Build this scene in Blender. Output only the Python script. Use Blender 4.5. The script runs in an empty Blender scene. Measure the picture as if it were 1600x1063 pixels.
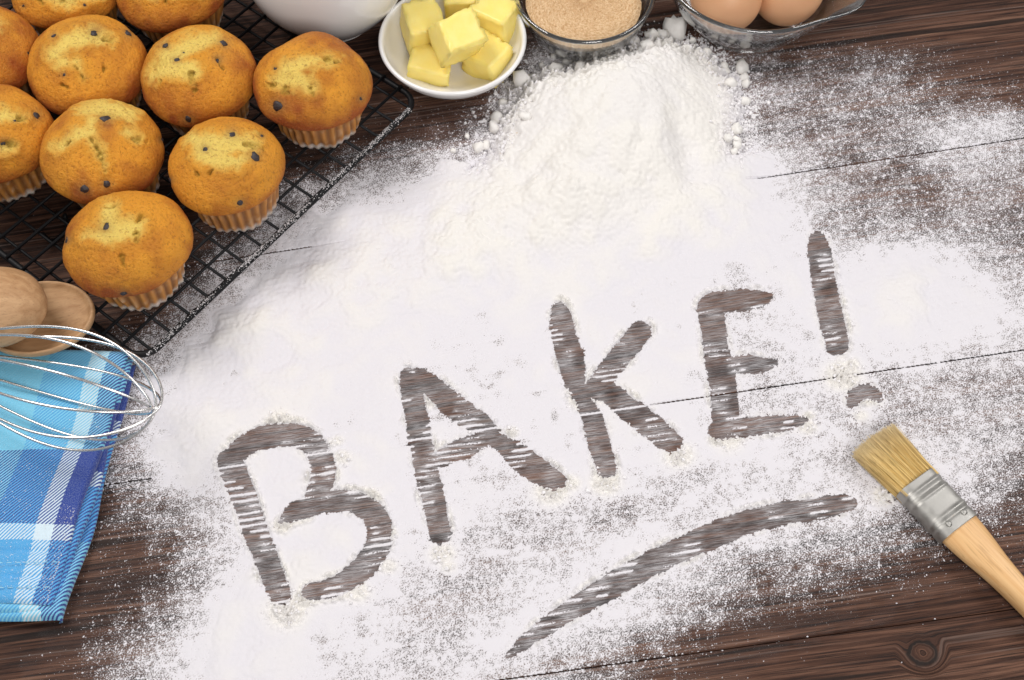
import bpy, bmesh, math, random
import numpy as np
from mathutils import Vector, Matrix

random.seed(7)
rng = np.random.default_rng(11)
S = bpy.context.scene
COL = S.collection

# ------------------------------------------------------------------ camera
TH = math.radians(60.0)          # camera looks 60 degrees down
DIST = 0.667                     # metres from lens to table along the axis
FPX = 2000.0                     # focal length in photo pixels (photo 1600 wide)
CAM = np.array([0.0, -DIST*math.cos(TH), DIST*math.sin(TH)])
AX_R = np.array([1.0, 0, 0]); AX_U = np.array([0, math.sin(TH), math.cos(TH)]); AX_D = np.array([0, math.cos(TH), -math.sin(TH)])
cd = bpy.data.cameras.new('camera'); cam = bpy.data.objects.new('camera', cd); COL.objects.link(cam)
cam.location = CAM; cam.rotation_euler = (math.pi/2-TH, 0, 0)
cd.sensor_width = 36.0; cd.lens = 36.0*FPX/1600.0
cd.clip_start = 0.01; cd.clip_end = 20
cd.dof.use_dof = True; cd.dof.focus_distance = 0.66; cd.dof.aperture_fstop = 18
S.camera = cam

# ------------------------------------------------------------------ light: studio softboxes, pale room
w = bpy.data.worlds.new('World'); S.world = w; w.use_nodes = True
w.node_tree.nodes['Background'].inputs[0].default_value = (1.0, 0.985, 0.98, 1)
w.node_tree.nodes['Background'].inputs[1].default_value = 0.25
def softbox(name, loc, aim, size, power, col):
    l = bpy.data.lights.new(name, 'AREA'); l.energy = power; l.size = size; l.color = col; l.shape = 'SQUARE'
    o = bpy.data.objects.new(name, l); COL.objects.link(o); o.location = loc
    o.rotation_euler = (Vector(aim)-Vector(loc)).to_track_quat('-Z', 'Y').to_euler()
softbox('softbox_key', (-0.62, 0.40, 1.05), (0, 0.02, 0), 0.50, 7.4, (1.0, 0.97, 0.95))
softbox('softbox_fill', (0.80, 0.30, 0.95), (0, 0, 0), 0.50, 4.0, (1.0, 0.975, 0.97))
softbox('softbox_front', (0.30, -0.85, 0.90), (0, 0.05, 0), 0.50, 5.6, (1.0, 0.975, 0.96))
S.view_settings.view_transform = 'Standard'; S.view_settings.look = 'None'
S.view_settings.exposure = 0.27; S.view_settings.gamma = 1.0
S.render.engine = 'CYCLES'
S.cycles.max_bounces = 10; S.cycles.transmission_bounces = 8; S.cycles.use_denoising = True

# ------------------------------------------------------------------ layout helpers
def at(px, py, z=0.0):
    """the point of the horizontal plane at height z that the photo shows at this pixel"""
    v = AX_R*(px-800)+AX_U*(531.5-py)+AX_D*FPX
    t = (z-CAM[2])/v[2]
    return CAM+v*t
def depth(p): return float((np.asarray(p)-CAM) @ AX_D)
def project(P):
    d = np.asarray(P)-CAM
    dz = d @ AX_D
    return 800+FPX*(d @ AX_R)/dz, 531.5-FPX*(d @ AX_U)/dz
def mm(px, p): return px*depth(p)/FPX      # photo pixels -> metres at p

# ------------------------------------------------------------------ objects
def tag(o, label=None, cat=None, group=None, kind=None):
    if label: o['label'] = label
    if cat: o['category'] = cat
    if group: o['group'] = group
    if kind: o['kind'] = kind
    return o
def link(name, me, m=None, parent=None):
    o = bpy.data.objects.new(name, me); COL.objects.link(o)
    if m is not None: me.materials.append(m)
    if parent is not None: o.parent = parent
    return o
def empty(name, loc, rz=0.0):
    o = bpy.data.objects.new(name, None); COL.objects.link(o); o.location = loc; o.rotation_euler = (0, 0, rz)
    o.empty_display_size = 0.02
    return o
def np_mesh(name, V, F, smooth=True, col=None, attrs=None):
    V = np.asarray(V, dtype=np.float32); F = np.asarray(F, dtype=np.int32)
    me = bpy.data.meshes.new(name); k = F.shape[1]
    me.vertices.add(len(V)); me.vertices.foreach_set('co', V.ravel())
    me.loops.add(F.size); me.loops.foreach_set('vertex_index', F.ravel())
    me.polygons.add(len(F)); me.polygons.foreach_set('loop_start', np.arange(0, F.size, k, dtype=np.int32))
    me.polygons.foreach_set('use_smooth', np.full(len(F), smooth, dtype=bool))
    if col is not None:
        a = me.attributes.new('col', 'FLOAT_COLOR', 'POINT')
        c = np.ones((len(V), 4), dtype=np.float32); c[:, :3] = col; a.data.foreach_set('color', c.ravel())
    for n, val in (attrs or {}).items():
        a = me.attributes.new(n, 'FLOAT', 'POINT'); a.data.foreach_set('value', np.asarray(val, dtype=np.float32))
    me.update(calc_edges=True); me.validate()
    return me
def grid_faces(nu, nv, wrap=False):
    """quads of a (nv rows x nu columns) vertex grid; wrap closes the columns"""
    j, i = np.meshgrid(np.arange(nv-1), np.arange(nu if wrap else nu-1), indexing='ij')
    i2 = (i+1) % nu
    return np.stack([j*nu+i, j*nu+i2, (j+1)*nu+i2, (j+1)*nu+i], -1).reshape(-1, 4)
def tube(path, rad, n=8, closed=False, cap=True):
    """vertices and faces of a tube along a polyline"""
    P = np.asarray(path, float); m = len(P)
    R = np.full(m, rad) if np.isscalar(rad) else np.asarray(rad)
    T = np.roll(P, -1, 0)-np.roll(P, 1, 0) if closed else np.gradient(P, axis=0)
    T /= np.linalg.norm(T, axis=1)[:, None]+1e-12
    N = np.zeros_like(P); ref = np.array([0, 0, 1.0]) if abs(T[0][2]) < .9 else np.array([1.0, 0, 0])
    nrm = np.cross(T[0], ref); nrm /= np.linalg.norm(nrm)
    for i in range(m):
        nrm = nrm-T[i]*(nrm @ T[i]); nrm /= np.linalg.norm(nrm); N[i] = nrm
    B = np.cross(T, N); a = np.arange(n)*2*math.pi/n
    V = P[:, None]+R[:, None, None]*(np.cos(a)[None, :, None]*N[:, None]+np.sin(a)[None, :, None]*B[:, None])
    V = V.reshape(-1, 3); F = grid_faces(n, m, True)
    if closed:
        i = np.arange(n); F = np.vstack([F, np.stack([(m-1)*n+i, (m-1)*n+(i+1) % n, (i+1) % n, i], -1)])
    elif cap:
        V = np.vstack([V, P[0], P[-1]]); a0, a1 = len(V)-2, len(V)-1; i = np.arange(n)
        F = np.vstack([F, np.stack([i*0+a0, (i+1) % n, i, i*0+a0], -1)[:, [0, 1, 2, 2]], np.stack([i*0+a1, (m-1)*n+i, (m-1)*n+(i+1) % n], -1)[:, [0, 1, 2, 2]]])
    return V, F
def mesh_vf(name, V, F, smooth=True, col=None):
    """from_pydata variant that accepts degenerate quads as triangles"""
    me = bpy.data.meshes.new(name)
    fs = [tuple(dict.fromkeys(int(q) for q in f)) for f in F]
    me.from_pydata([tuple(map(float, v)) for v in V], [], [f for f in fs if len(f) > 2])
    me.polygons.foreach_set('use_smooth', [smooth]*len(me.polygons))
    if col is not None:
        a = me.attributes.new('col', 'FLOAT_COLOR', 'POINT')
        c = np.ones((len(V), 4), dtype=np.float32); c[:, :3] = col; a.data.foreach_set('color', c.ravel())
    me.update()
    return me
def lathe(prof, n=64, rfun=None):
    """surface of revolution; prof is a list of (r, z)"""
    a = np.arange(n)*2*math.pi/n; P = np.asarray(prof, float)
    r = P[:, 0][:, None]*np.ones(n)[None]
    if rfun is not None: r = rfun(r, P[:, 1][:, None], a[None])
    V = np.stack([r*np.cos(a), r*np.sin(a), P[:, 1][:, None]*np.ones(n)[None]], -1).reshape(-1, 3)
    return V, grid_faces(n, len(P), True)
def spline(pts, n=40):
    """Catmull-Rom through the points"""
    P = np.asarray(pts, float); P = np.vstack([2*P[0]-P[1], P, 2*P[-1]-P[-2]]); out = []
    m = len(P)-3
    for k in range(m):
        t = np.linspace(0, 1, max(2, n//m), endpoint=(k == m-1))[:, None]; a, b, c, d = P[k:k+4]
        out.append(.5*((2*b)+(c-a)*t+(2*a-5*b+4*c-d)*t**2+(-a+3*b-3*c+d)*t**3))
    return np.vstack(out)
# smooth lattice noise in 3-D for small meshes
_lat = rng.standard_normal((32, 32, 32))
def noise3(P, scale, seed=0):
    q = np.asarray(P)*scale+seed*7.31+100; i = np.floor(q).astype(int); f = q-i; f = f*f*(3-2*f); r = 0
    for dx in (0, 1):
        for dy in (0, 1):
            for dz in (0, 1):
                wgt = (f[..., 0] if dx else 1-f[..., 0])*(f[..., 1] if dy else 1-f[..., 1])*(f[..., 2] if dz else 1-f[..., 2])
                r = r+wgt*_lat[(i[..., 0]+dx) % 32, (i[..., 1]+dy) % 32, (i[..., 2]+dz) % 32]
    return r

# plank joints: two photo points on each
SEAM = [((530, 379), (1600, 216)), ((200, 753), (1600, 547)), ((830, 1056), (1590, 951))]
# ------------------------------------------------------------------ materials
class NT:
    def __init__(s, name):
        s.m = bpy.data.materials.new(name); s.m.use_nodes = True; s.t = s.m.node_tree
        s.b = s.t.nodes['Principled BSDF']; s.out = s.t.nodes['Material Output']
    def n(s, typ, **kw):
        nd = s.t.nodes.new(typ)
        for k, v in kw.items(): setattr(nd, k, v)
        return nd
    def l(s, a, b): s.t.links.new(a, b)
    def inp(s, sock, v):
        if hasattr(v, 'is_linked') or isinstance(v, bpy.types.NodeSocket): s.l(v, sock)
        else: sock.default_value = v
    def math(s, op, a, b=0.0, c=0.0, clamp=False):
        nd = s.n('ShaderNodeMath', operation=op, use_clamp=clamp)
        for k, v in enumerate((a, b, c)): s.inp(nd.inputs[k], v)
        return nd.outputs[0]
    def xyz(s, x, y, z=0.0):
        nd = s.n('ShaderNodeCombineXYZ')
        for k, v in enumerate((x, y, z)): s.inp(nd.inputs[k], v)
        return nd.outputs[0]
    def noise(s, vec, scale, detail=3.0, rough=.55, dist=0.0):
        nd = s.n('ShaderNodeTexNoise'); nd.inputs['Scale'].default_value = scale; nd.inputs['Detail'].default_value = detail
        nd.inputs['Roughness'].default_value = rough; nd.inputs['Distortion'].default_value = dist
        if vec is not None: s.l(vec, nd.inputs['Vector'])
        return nd.outputs['Fac']
    def ramp(s, fac, stops, interp='LINEAR'):
        nd = s.n('ShaderNodeValToRGB'); e = nd.color_ramp.elements; nd.color_ramp.interpolation = interp
        while len(e) < len(stops): e.new(0.5)
        for k, (p, c) in enumerate(stops): e[k].position = p; e[k].color = (*c, 1) if len(c) == 3 else c
        s.l(fac, nd.inputs[0]); return nd.outputs[0]
    def step(s, v, a, b):
        nd = s.n('ShaderNodeMapRange', interpolation_type='SMOOTHSTEP'); s.inp(nd.inputs[0], v)
        nd.inputs[1].default_value = a; nd.inputs[2].default_value = b; return nd.outputs[0]
    def mix(s, fac, a, b, blend='MIX'):
        nd = s.n('ShaderNodeMix', data_type='RGBA', blend_type=blend)
        s.inp(nd.inputs[0], fac)
        for k, v in ((6, a), (7, b)):
            if isinstance(v, tuple): nd.inputs[k].default_value = (*v, 1) if len(v) == 3 else v
            else: s.l(v, nd.inputs[k])
        return nd.outputs[2]
    def bump(s, h, strength, dist):
        nd = s.n('ShaderNodeBump'); nd.inputs['Strength'].default_value = strength; nd.inputs['Distance'].default_value = dist
        s.l(h, nd.inputs['Height']); s.l(nd.outputs[0], s.b.inputs['Normal'])
    def obj(s): return s.n('ShaderNodeTexCoord').outputs['Object']
    def attr(s, name, out='Color'): return s.n('ShaderNodeAttribute', attribute_name=name).outputs[out]
    def set(s, col=None, rough=None, **kw):
        if col is not None: s.inp(s.b.inputs['Base Color'], (*col, 1) if isinstance(col, tuple) and len(col) == 3 else col)
        if rough is not None: s.inp(s.b.inputs['Roughness'], rough)
        for k, v in kw.items(): s.inp(s.b.inputs[k.replace('_', ' ')], v)
        return s

def wood_dark(knots):
    t = NT('dark_oak'); tc = t.obj()
    info = t.n('ShaderNodeObjectInfo').outputs['Random']
    sp = t.n('ShaderNodeSeparateXYZ'); t.l(tc, sp.inputs[0]); x, y = sp.outputs[0], sp.outputs[1]
    rx = t.math('MULTIPLY', info, 13.0)
    warp = t.noise(t.xyz(t.math('ADD', t.math('MULTIPLY', x, 5.0), rx), t.math('MULTIPLY', y, 9.0), rx), 1.0, 1.0)
    v = t.math('ADD', y, t.math('MULTIPLY', t.math('SUBTRACT', warp, .5), .007))
    ring = None
    for kx, ky, kr in knots:
        dx = t.math('MULTIPLY', t.math('SUBTRACT', x, kx), .9); dy = t.math('SUBTRACT', y, ky)
        d = t.math('SQRT', t.math('ADD', t.math('MULTIPLY', dx, dx), t.math('MULTIPLY', dy, dy)))
        dn = t.math('ADD', d, t.math('MULTIPLY', t.math('SUBTRACT', t.noise(tc, 160.0, 2.0), .5), .004))
        f = t.step(d, kr*2.3, kr*.9)
        nd = t.n('ShaderNodeMix', data_type='FLOAT'); t.l(f, nd.inputs[0]); t.l(v, nd.inputs[2]); t.l(t.math('ADD', dn, ky), nd.inputs[3]); v = nd.outputs[0]
        r = t.math('MULTIPLY', t.step(dn, kr*.72, kr*.95), t.step(dn, kr*1.35, kr*1.05))
        ring = r if ring is None else t.math('MAXIMUM', ring, r)
    def g(fx, fy, det=4.0, rough=.6, off=0.0):
        return t.noise(t.xyz(t.math('ADD', t.math('MULTIPLY', x, fx), rx), t.math('MULTIPLY', v, fy), t.math('ADD', rx, off)), 1.0, det, rough)
    broad = g(3.0, 70.0, 4.0); fine = g(14.0, 620.0, 5.0, .65, 3.0); pore = g(30.0, 1700.0, 3.0, .6, 5.0); pale = g(4.0, 420.0, 2.0, .5, 9.0)
    base = t.ramp(t.math('ADD', t.math('MULTIPLY', broad, .40), t.math('MULTIPLY', fine, .60)),
                  [(.34, (.008, .0032, .0022)), (.42, (.028, .0115, .0072)), (.50, (.074, .0325, .0200)), (.58, (.150, .074, .047)), (.70, (.26, .147, .098))])
    c = t.mix(t.math('MULTIPLY', t.step(pore, .50, .36), .85), base, (.010, .006, .005))
    crack = g(5.0, 150.0, 2.0, .5, 21.0)
    c = t.mix(t.math('MULTIPLY', t.step(crack, .385, .33), .80), c, (.008, .005, .004))
    c = t.mix(t.math('MULTIPLY', t.step(pale, .60, .72), .50), c, (.26, .19, .16))
    if ring is not None: c = t.mix(t.math('MULTIPLY', ring, .9), c, (.010, .007, .006))
    t.set(c, t.math('ADD', t.math('MULTIPLY', fine, .25), .48), Specular_IOR_Level=.22)
    t.bump(t.math('ADD', t.math('MULTIPLY', pore, .6), fine), .7, .0008)
    return t.m
def wood_pale(name, dark, light, fx, fy, rough=.55, wear=0.0):
    t = NT(name); tc = t.obj(); sp = t.n('ShaderNodeSeparateXYZ'); t.l(tc, sp.inputs[0])
    vec = t.xyz(t.math('MULTIPLY', sp.outputs[0], fx), t.math('MULTIPLY', sp.outputs[1], fy), t.math('MULTIPLY', sp.outputs[2], fy))
    a = t.noise(vec, 1.0, 4.0, .6, .6); b = t.noise(vec, 6.0, 2.0)
    c = t.ramp(a, [(.3, dark), (.7, light)])
    c = t.mix(t.math('MULTIPLY', t.step(b, .42, .30), .35), c, tuple(q*.5 for q in dark))
    t.set(c, rough); t.bump(b, .25, .0004); return t.m

def m_flour(name, fine=1400.0, strength=.35):
    t = NT(name); n = t.noise(t.obj(), fine, 3.0)
    c = t.mix(t.attr('cream', 'Fac'), (.725, .705, .735), (.79, .765, .725))
    c = t.mix(t.math('MULTIPLY', t.step(t.noise(t.obj(), 380.0, 2.0), .70, .78), t.attr('bran', 'Fac')), c, (.62, .45, .26))
    t.set(c, .95, Specular_IOR_Level=.1); t.bump(n, strength, .0004); return t.m
M = {}
M['flour'] = m_flour('flour')
t = NT('flour_grain'); t.set((.85, .83, .84), .95, Specular_IOR_Level=.1); M['grain'] = t.m
t = NT('flour_clump'); t.set(t.mix(t.noise(t.obj(), 500.0, 3.0), (.82, .79, .75), (.90, .88, .845)), .95, Specular_IOR_Level=.1); t.bump(t.noise(t.obj(), 1500.0, 3.0), .5, .0006); M['clump'] = t.m
# thin translucent dust left on wiped wood
t = NT('flour_film'); tc = t.obj(); sp = t.n('ShaderNodeSeparateXYZ'); t.l(tc, sp.inputs[0])
ca, sa = math.cos(math.radians(9.3)), math.sin(math.radians(9.3))
gx = t.math('ADD', t.math('MULTIPLY', sp.outputs[0], ca), t.math('MULTIPLY', sp.outputs[1], sa))
gy = t.math('SUBTRACT', t.math('MULTIPLY', sp.outputs[1], ca), t.math('MULTIPLY', sp.outputs[0], sa))
f1 = t.noise(t.xyz(t.math('MULTIPLY', gx, 120.0), t.math('MULTIPLY', gy, 2000.0)), 1.0, 4.0, .65)
f2 = t.noise(tc, 90.0, 3.0); f3 = t.noise(tc, 1700.0, 3.0, .6)
al = t.math('MULTIPLY', t.attr('dust', 'Fac'), t.math('ADD', .25, t.math('ADD', t.math('MULTIPLY', t.step(f1, .42, .60), .80), t.math('MULTIPLY', t.step(f2, .4, .7), .25))), clamp=True)
sp_ = t.step(t.math('ADD', f3, t.math('MULTIPLY', t.attr('cover', 'Fac'), .125)), .43, .63)     # finest powder, too small to build
al = t.math('MAXIMUM', al, t.math('MULTIPLY', sp_, .85))
for (px_a, px_b) in SEAM:
    pa, pb = at(*px_a), at(*px_b); sl = (pb[1]-pa[1])/(pb[0]-pa[0])
    dl_ = t.math('ABSOLUTE', t.math('SUBTRACT', sp.outputs[1], t.math('MULTIPLY_ADD', sp.outputs[0], float(sl), float(pa[1]-sl*pa[0]))))
    cut = t.step(dl_, .0003, .0007)
    if px_a[0] == 200:      # the middle joint is filled with flour left of the E
        cut = t.math('MAXIMUM', cut, t.math('MULTIPLY', t.step(sp.outputs[0], float(at(1040, 630)[0]), float(at(1000, 630)[0])), t.step(sp.outputs[0], float(at(225, 750)[0]), float(at(255, 750)[0]))))
    al = t.math('MULTIPLY', al, cut)
t.set((.79, .765, .785), .95, Specular_IOR_Level=.05, Alpha=al); M['film'] = t.m

t = NT('black_wire'); n = t.noise(t.obj(), 900.0, 3.0); t.set((.006, .006, .007), t.math('ADD', t.math('MULTIPLY', n, .3), .35), Specular_IOR_Level=.25); t.bump(n, .2, .0003); M['black'] = t.m
t = NT('steel_wire'); t.set((.78, .77, .76), t.math('ADD', t.math('MULTIPLY', t.noise(t.obj(), 700.0), .2), .16), Metallic=1.0); M['steel'] = t.m
t = NT('ferrule_tin'); n = t.noise(t.obj(), 260.0, 4.0); t.set(t.mix(n, (.36, .35, .325), (.56, .55, .52)), t.math('ADD', t.math('MULTIPLY', n, .35), .34), Metallic=1.0); t.bump(t.noise(t.obj(), 150.0, 3.0), .12, .001); M['tin'] = t.m
t = NT('white_china'); n = t.noise(t.obj(), 40.0, 2.0); t.set(t.mix(n, (.83, .82, .81), (.86, .85, .84)), .12, Coat_Weight=.3); M['china'] = t.m
t = NT('clear_glass'); n = t.noise(t.obj(), 30.0, 2.0); t.set((.93, .95, .95), t.math('MULTIPLY', n, .06), Transmission_Weight=.985, IOR=1.40, Coat_Weight=1.0, Coat_IOR=2.0, Coat_Roughness=.03); M['glass'] = t.m
t = NT('butter'); n = t.noise(t.obj(), 120.0, 4.0); n2 = t.noise(t.obj(), 700.0, 3.0)
t.set(t.mix(n, (.94, .72, .15), (.97, .82, .30)), .38, Subsurface_Weight=.25, Subsurface_Scale=.004); t.b.inputs['Subsurface Radius'].default_value = (1, .7, .2)
t.bump(t.math('ADD', n, t.math('MULTIPLY', n2, .25)), .35, .001); M['butter'] = t.m
t = NT('brown_egg'); n = t.noise(t.obj(), 60.0, 3.0); n2 = t.noise(t.obj(), 1500.0, 2.0)
t.set(t.mix(n, (.66, .34, .175), (.73, .41, .225)), .42, Subsurface_Weight=.1, Subsurface_Scale=.003); t.bump(n2, .12, .0003); M['egg'] = t.m
t = NT('brown_sugar'); vo = t.n('ShaderNodeTexVoronoi'); vo.inputs['Scale'].default_value = 1100.0; t.l(t.obj(), vo.inputs['Vector'])
t.set(t.mix(t.attr('col'), (.70, .45, .22), (.80, .58, .34)), .3); M['sugar'] = t.m
t = NT('muffin_crust'); n = t.noise(t.obj(), 620.0, 5.0, .68); n2 = t.noise(t.obj(), 2200.0, 2.0); p = t.step(t.noise(t.obj(), 900.0, 2.0), .31, .22)
c = t.mix(t.math('MULTIPLY', t.math('SUBTRACT', n, .5), .9, clamp=True), t.attr('col'), (.80, .45, .10))
c = t.mix(t.math('MULTIPLY', t.step(n, .50, .32), .55), c, (.36, .115, .02)); c = t.mix(t.math('MULTIPLY', p, .5), c, (.26, .085, .014))
t.set(c, .5, Subsurface_Weight=.06, Subsurface_Scale=.002, Specular_IOR_Level=.28); t.b.inputs['Subsurface Radius'].default_value = (1, .5, .15)
h = t.math('SUBTRACT', t.math('ADD', n, t.math('MULTIPLY', n2, .4)), t.math('MULTIPLY', p, 1.0)); t.bump(h, 1.0, .0018); M['crust'] = t.m
t = NT('paper_case'); n = t.noise(t.obj(), 300.0, 3.0); t.set(t.mix(t.math('MULTIPLY', n, .2), t.attr('col'), (.70, .40, .15)), .5, Subsurface_Weight=.1, Subsurface_Scale=.002); t.bump(n, .2, .0004); M['paper'] = t.m
t = NT('dark_chip'); n = t.noise(t.obj(), 700.0, 3.0); t.set(t.mix(n, (.010, .008, .009), (.060, .044, .046)), .5); t.bump(n, .7, .001); M['chip'] = t.m
t = NT('bristle'); t.set(t.attr('col'), .45, Specular_IOR_Level=.4); M['bristle'] = t.m
M['handle'] = wood_pale('brush_handle_wood', (.60, .31, .11), (.86, .58, .29), 9.0, 210.0, .42)
M['spoon'] = wood_pale('beech_spoon', (.40, .215, .095), (.60, .37, .19), 22.0, 220.0, .6)

# plaid cotton: warp and weft bands woven in a twill
def plaid():
    t = NT('blue_plaid_cotton'); sp = t.n('ShaderNodeSeparateXYZ'); uv = t.n('ShaderNodeAttribute', attribute_name='cloth').outputs['Vector']; t.l(uv, sp.inputs[0])
    u, v = sp.outputs[0], sp.outputs[1]
    navy, white, sky, cyan = (.020, .050, .29), (.66, .80, .88), (.075, .38, .74), (.20, .60, .83)
    wob = t.math('MULTIPLY', t.math('SUBTRACT', t.noise(uv, 40.0, 2.0), .5), .0012)
    uu = t.math('MULTIPLY', t.math('ADD', u, wob), 10.0); vv = t.math('MULTIPLY', t.math('ADD', v, wob), 5.0)
    wu = t.ramp(uu, [(0.0, navy), (.105, white), (.19, sky), (.40, cyan), (.85, sky)], 'CONSTANT')
    wv = t.ramp(vv, [(0.0, cyan), (.285, navy), (.475, white), (.515, sky), (.80, cyan)], 'CONSTANT')
    ph = t.math('ADD', t.math('MULTIPLY', u, 3400.0), t.math('MULTIPLY', v, -2900.0))
    tw = t.step(t.math('SINE', t.math('ADD', ph, t.math('MULTIPLY', t.noise(uv, 220.0, 2.0), 1.6))), -.35, .35)
    c = t.mix(tw, wu, wv)
    f = t.noise(uv, 2600.0, 2.0); c = t.mix(t.math('MULTIPLY', t.step(f, .45, .8), .42), c, (.72, .82, .90))
    t.set(c, .9, Specular_IOR_Level=.1, Sheen_Weight=.25)
    t.bump(t.math('ADD', t.math('MULTIPLY', tw, .5), f), .5, .0005); return t.m
M['plaid'] = plaid()

# ------------------------------------------------------------------ table: planks
lines = []
for a, b in SEAM:
    A, B = at(*a)[:2], at(*b)[:2]; s = (B[1]-A[1])/(B[0]-A[0]); lines.append((A[1]-s*A[0], s))
lines = [(lines[0][0]+.27, .205), (lines[0][0]+.134, .197)]+lines+[(lines[2][0]-.132, .128)]
X0, X1 = -.62, .62
base = bpy.data.meshes.new('table_top'); bm = bmesh.new(); bmesh.ops.create_cube(bm, size=1.0)
for vv in bm.verts: vv.co = Vector((vv.co.x*1.26, vv.co.y*.80+.10, vv.co.z*.02-.031))
bm.to_mesh(base); bm.free()
t = NT('table_underside'); t.set(t.mix(t.noise(t.obj(), 30.0), (.006, .004, .003), (.014, .009, .007)), .9); M['under'] = t.m
table = link('table_top', base, M['under']); tag(table, kind='structure')
knot_w = at(1442, 1021)
M['oak'] = wood_dark([]); oak_knot = None
for k in range(len(lines)-1):
    (a1, s1), (a0, s0) = lines[k], lines[k+1]      # upper and lower edge
    ang = math.atan((s0+s1)/2); org = Vector((X0, a0+s0*X0, 0)); g = .00028
    Rm = Matrix.Rotation(-ang, 3, 'Z')
    cs = [Vector((X0, a0+s0*X0+g, 0)), Vector((X1, a0+s0*X1+g, 0)), Vector((X1, a1+s1*X1-g, 0)), Vector((X0, a1+s1*X0-g, 0))]
    loc = [Rm @ (c-org) for c in cs]
    bm = bmesh.new(); top = [bm.verts.new((c.x, c.y, 0)) for c in loc]; bot = [bm.verts.new((c.x, c.y, -.0205)) for c in loc]
    tf = bm.faces.new(top); bm.faces.new(bot[::-1])
    for i in range(4): bm.faces.new((top[i], bot[i], bot[(i+1) % 4], top[(i+1) % 4]))
    bmesh.ops.bevel(bm, geom=list(tf.edges), offset=.0004, segments=2, affect='EDGES')
    me = bpy.data.meshes.new('plank'); bm.to_mesh(me); bm.free()
    mt = M['oak']
    q = Rm @ (Vector(knot_w)-org)
    if k == 4: mt = wood_dark([(q.x, q.y, .0052)])
    p = link('plank', me, mt, table); p.location = org; p.rotation_euler = (0, 0, ang)

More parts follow.
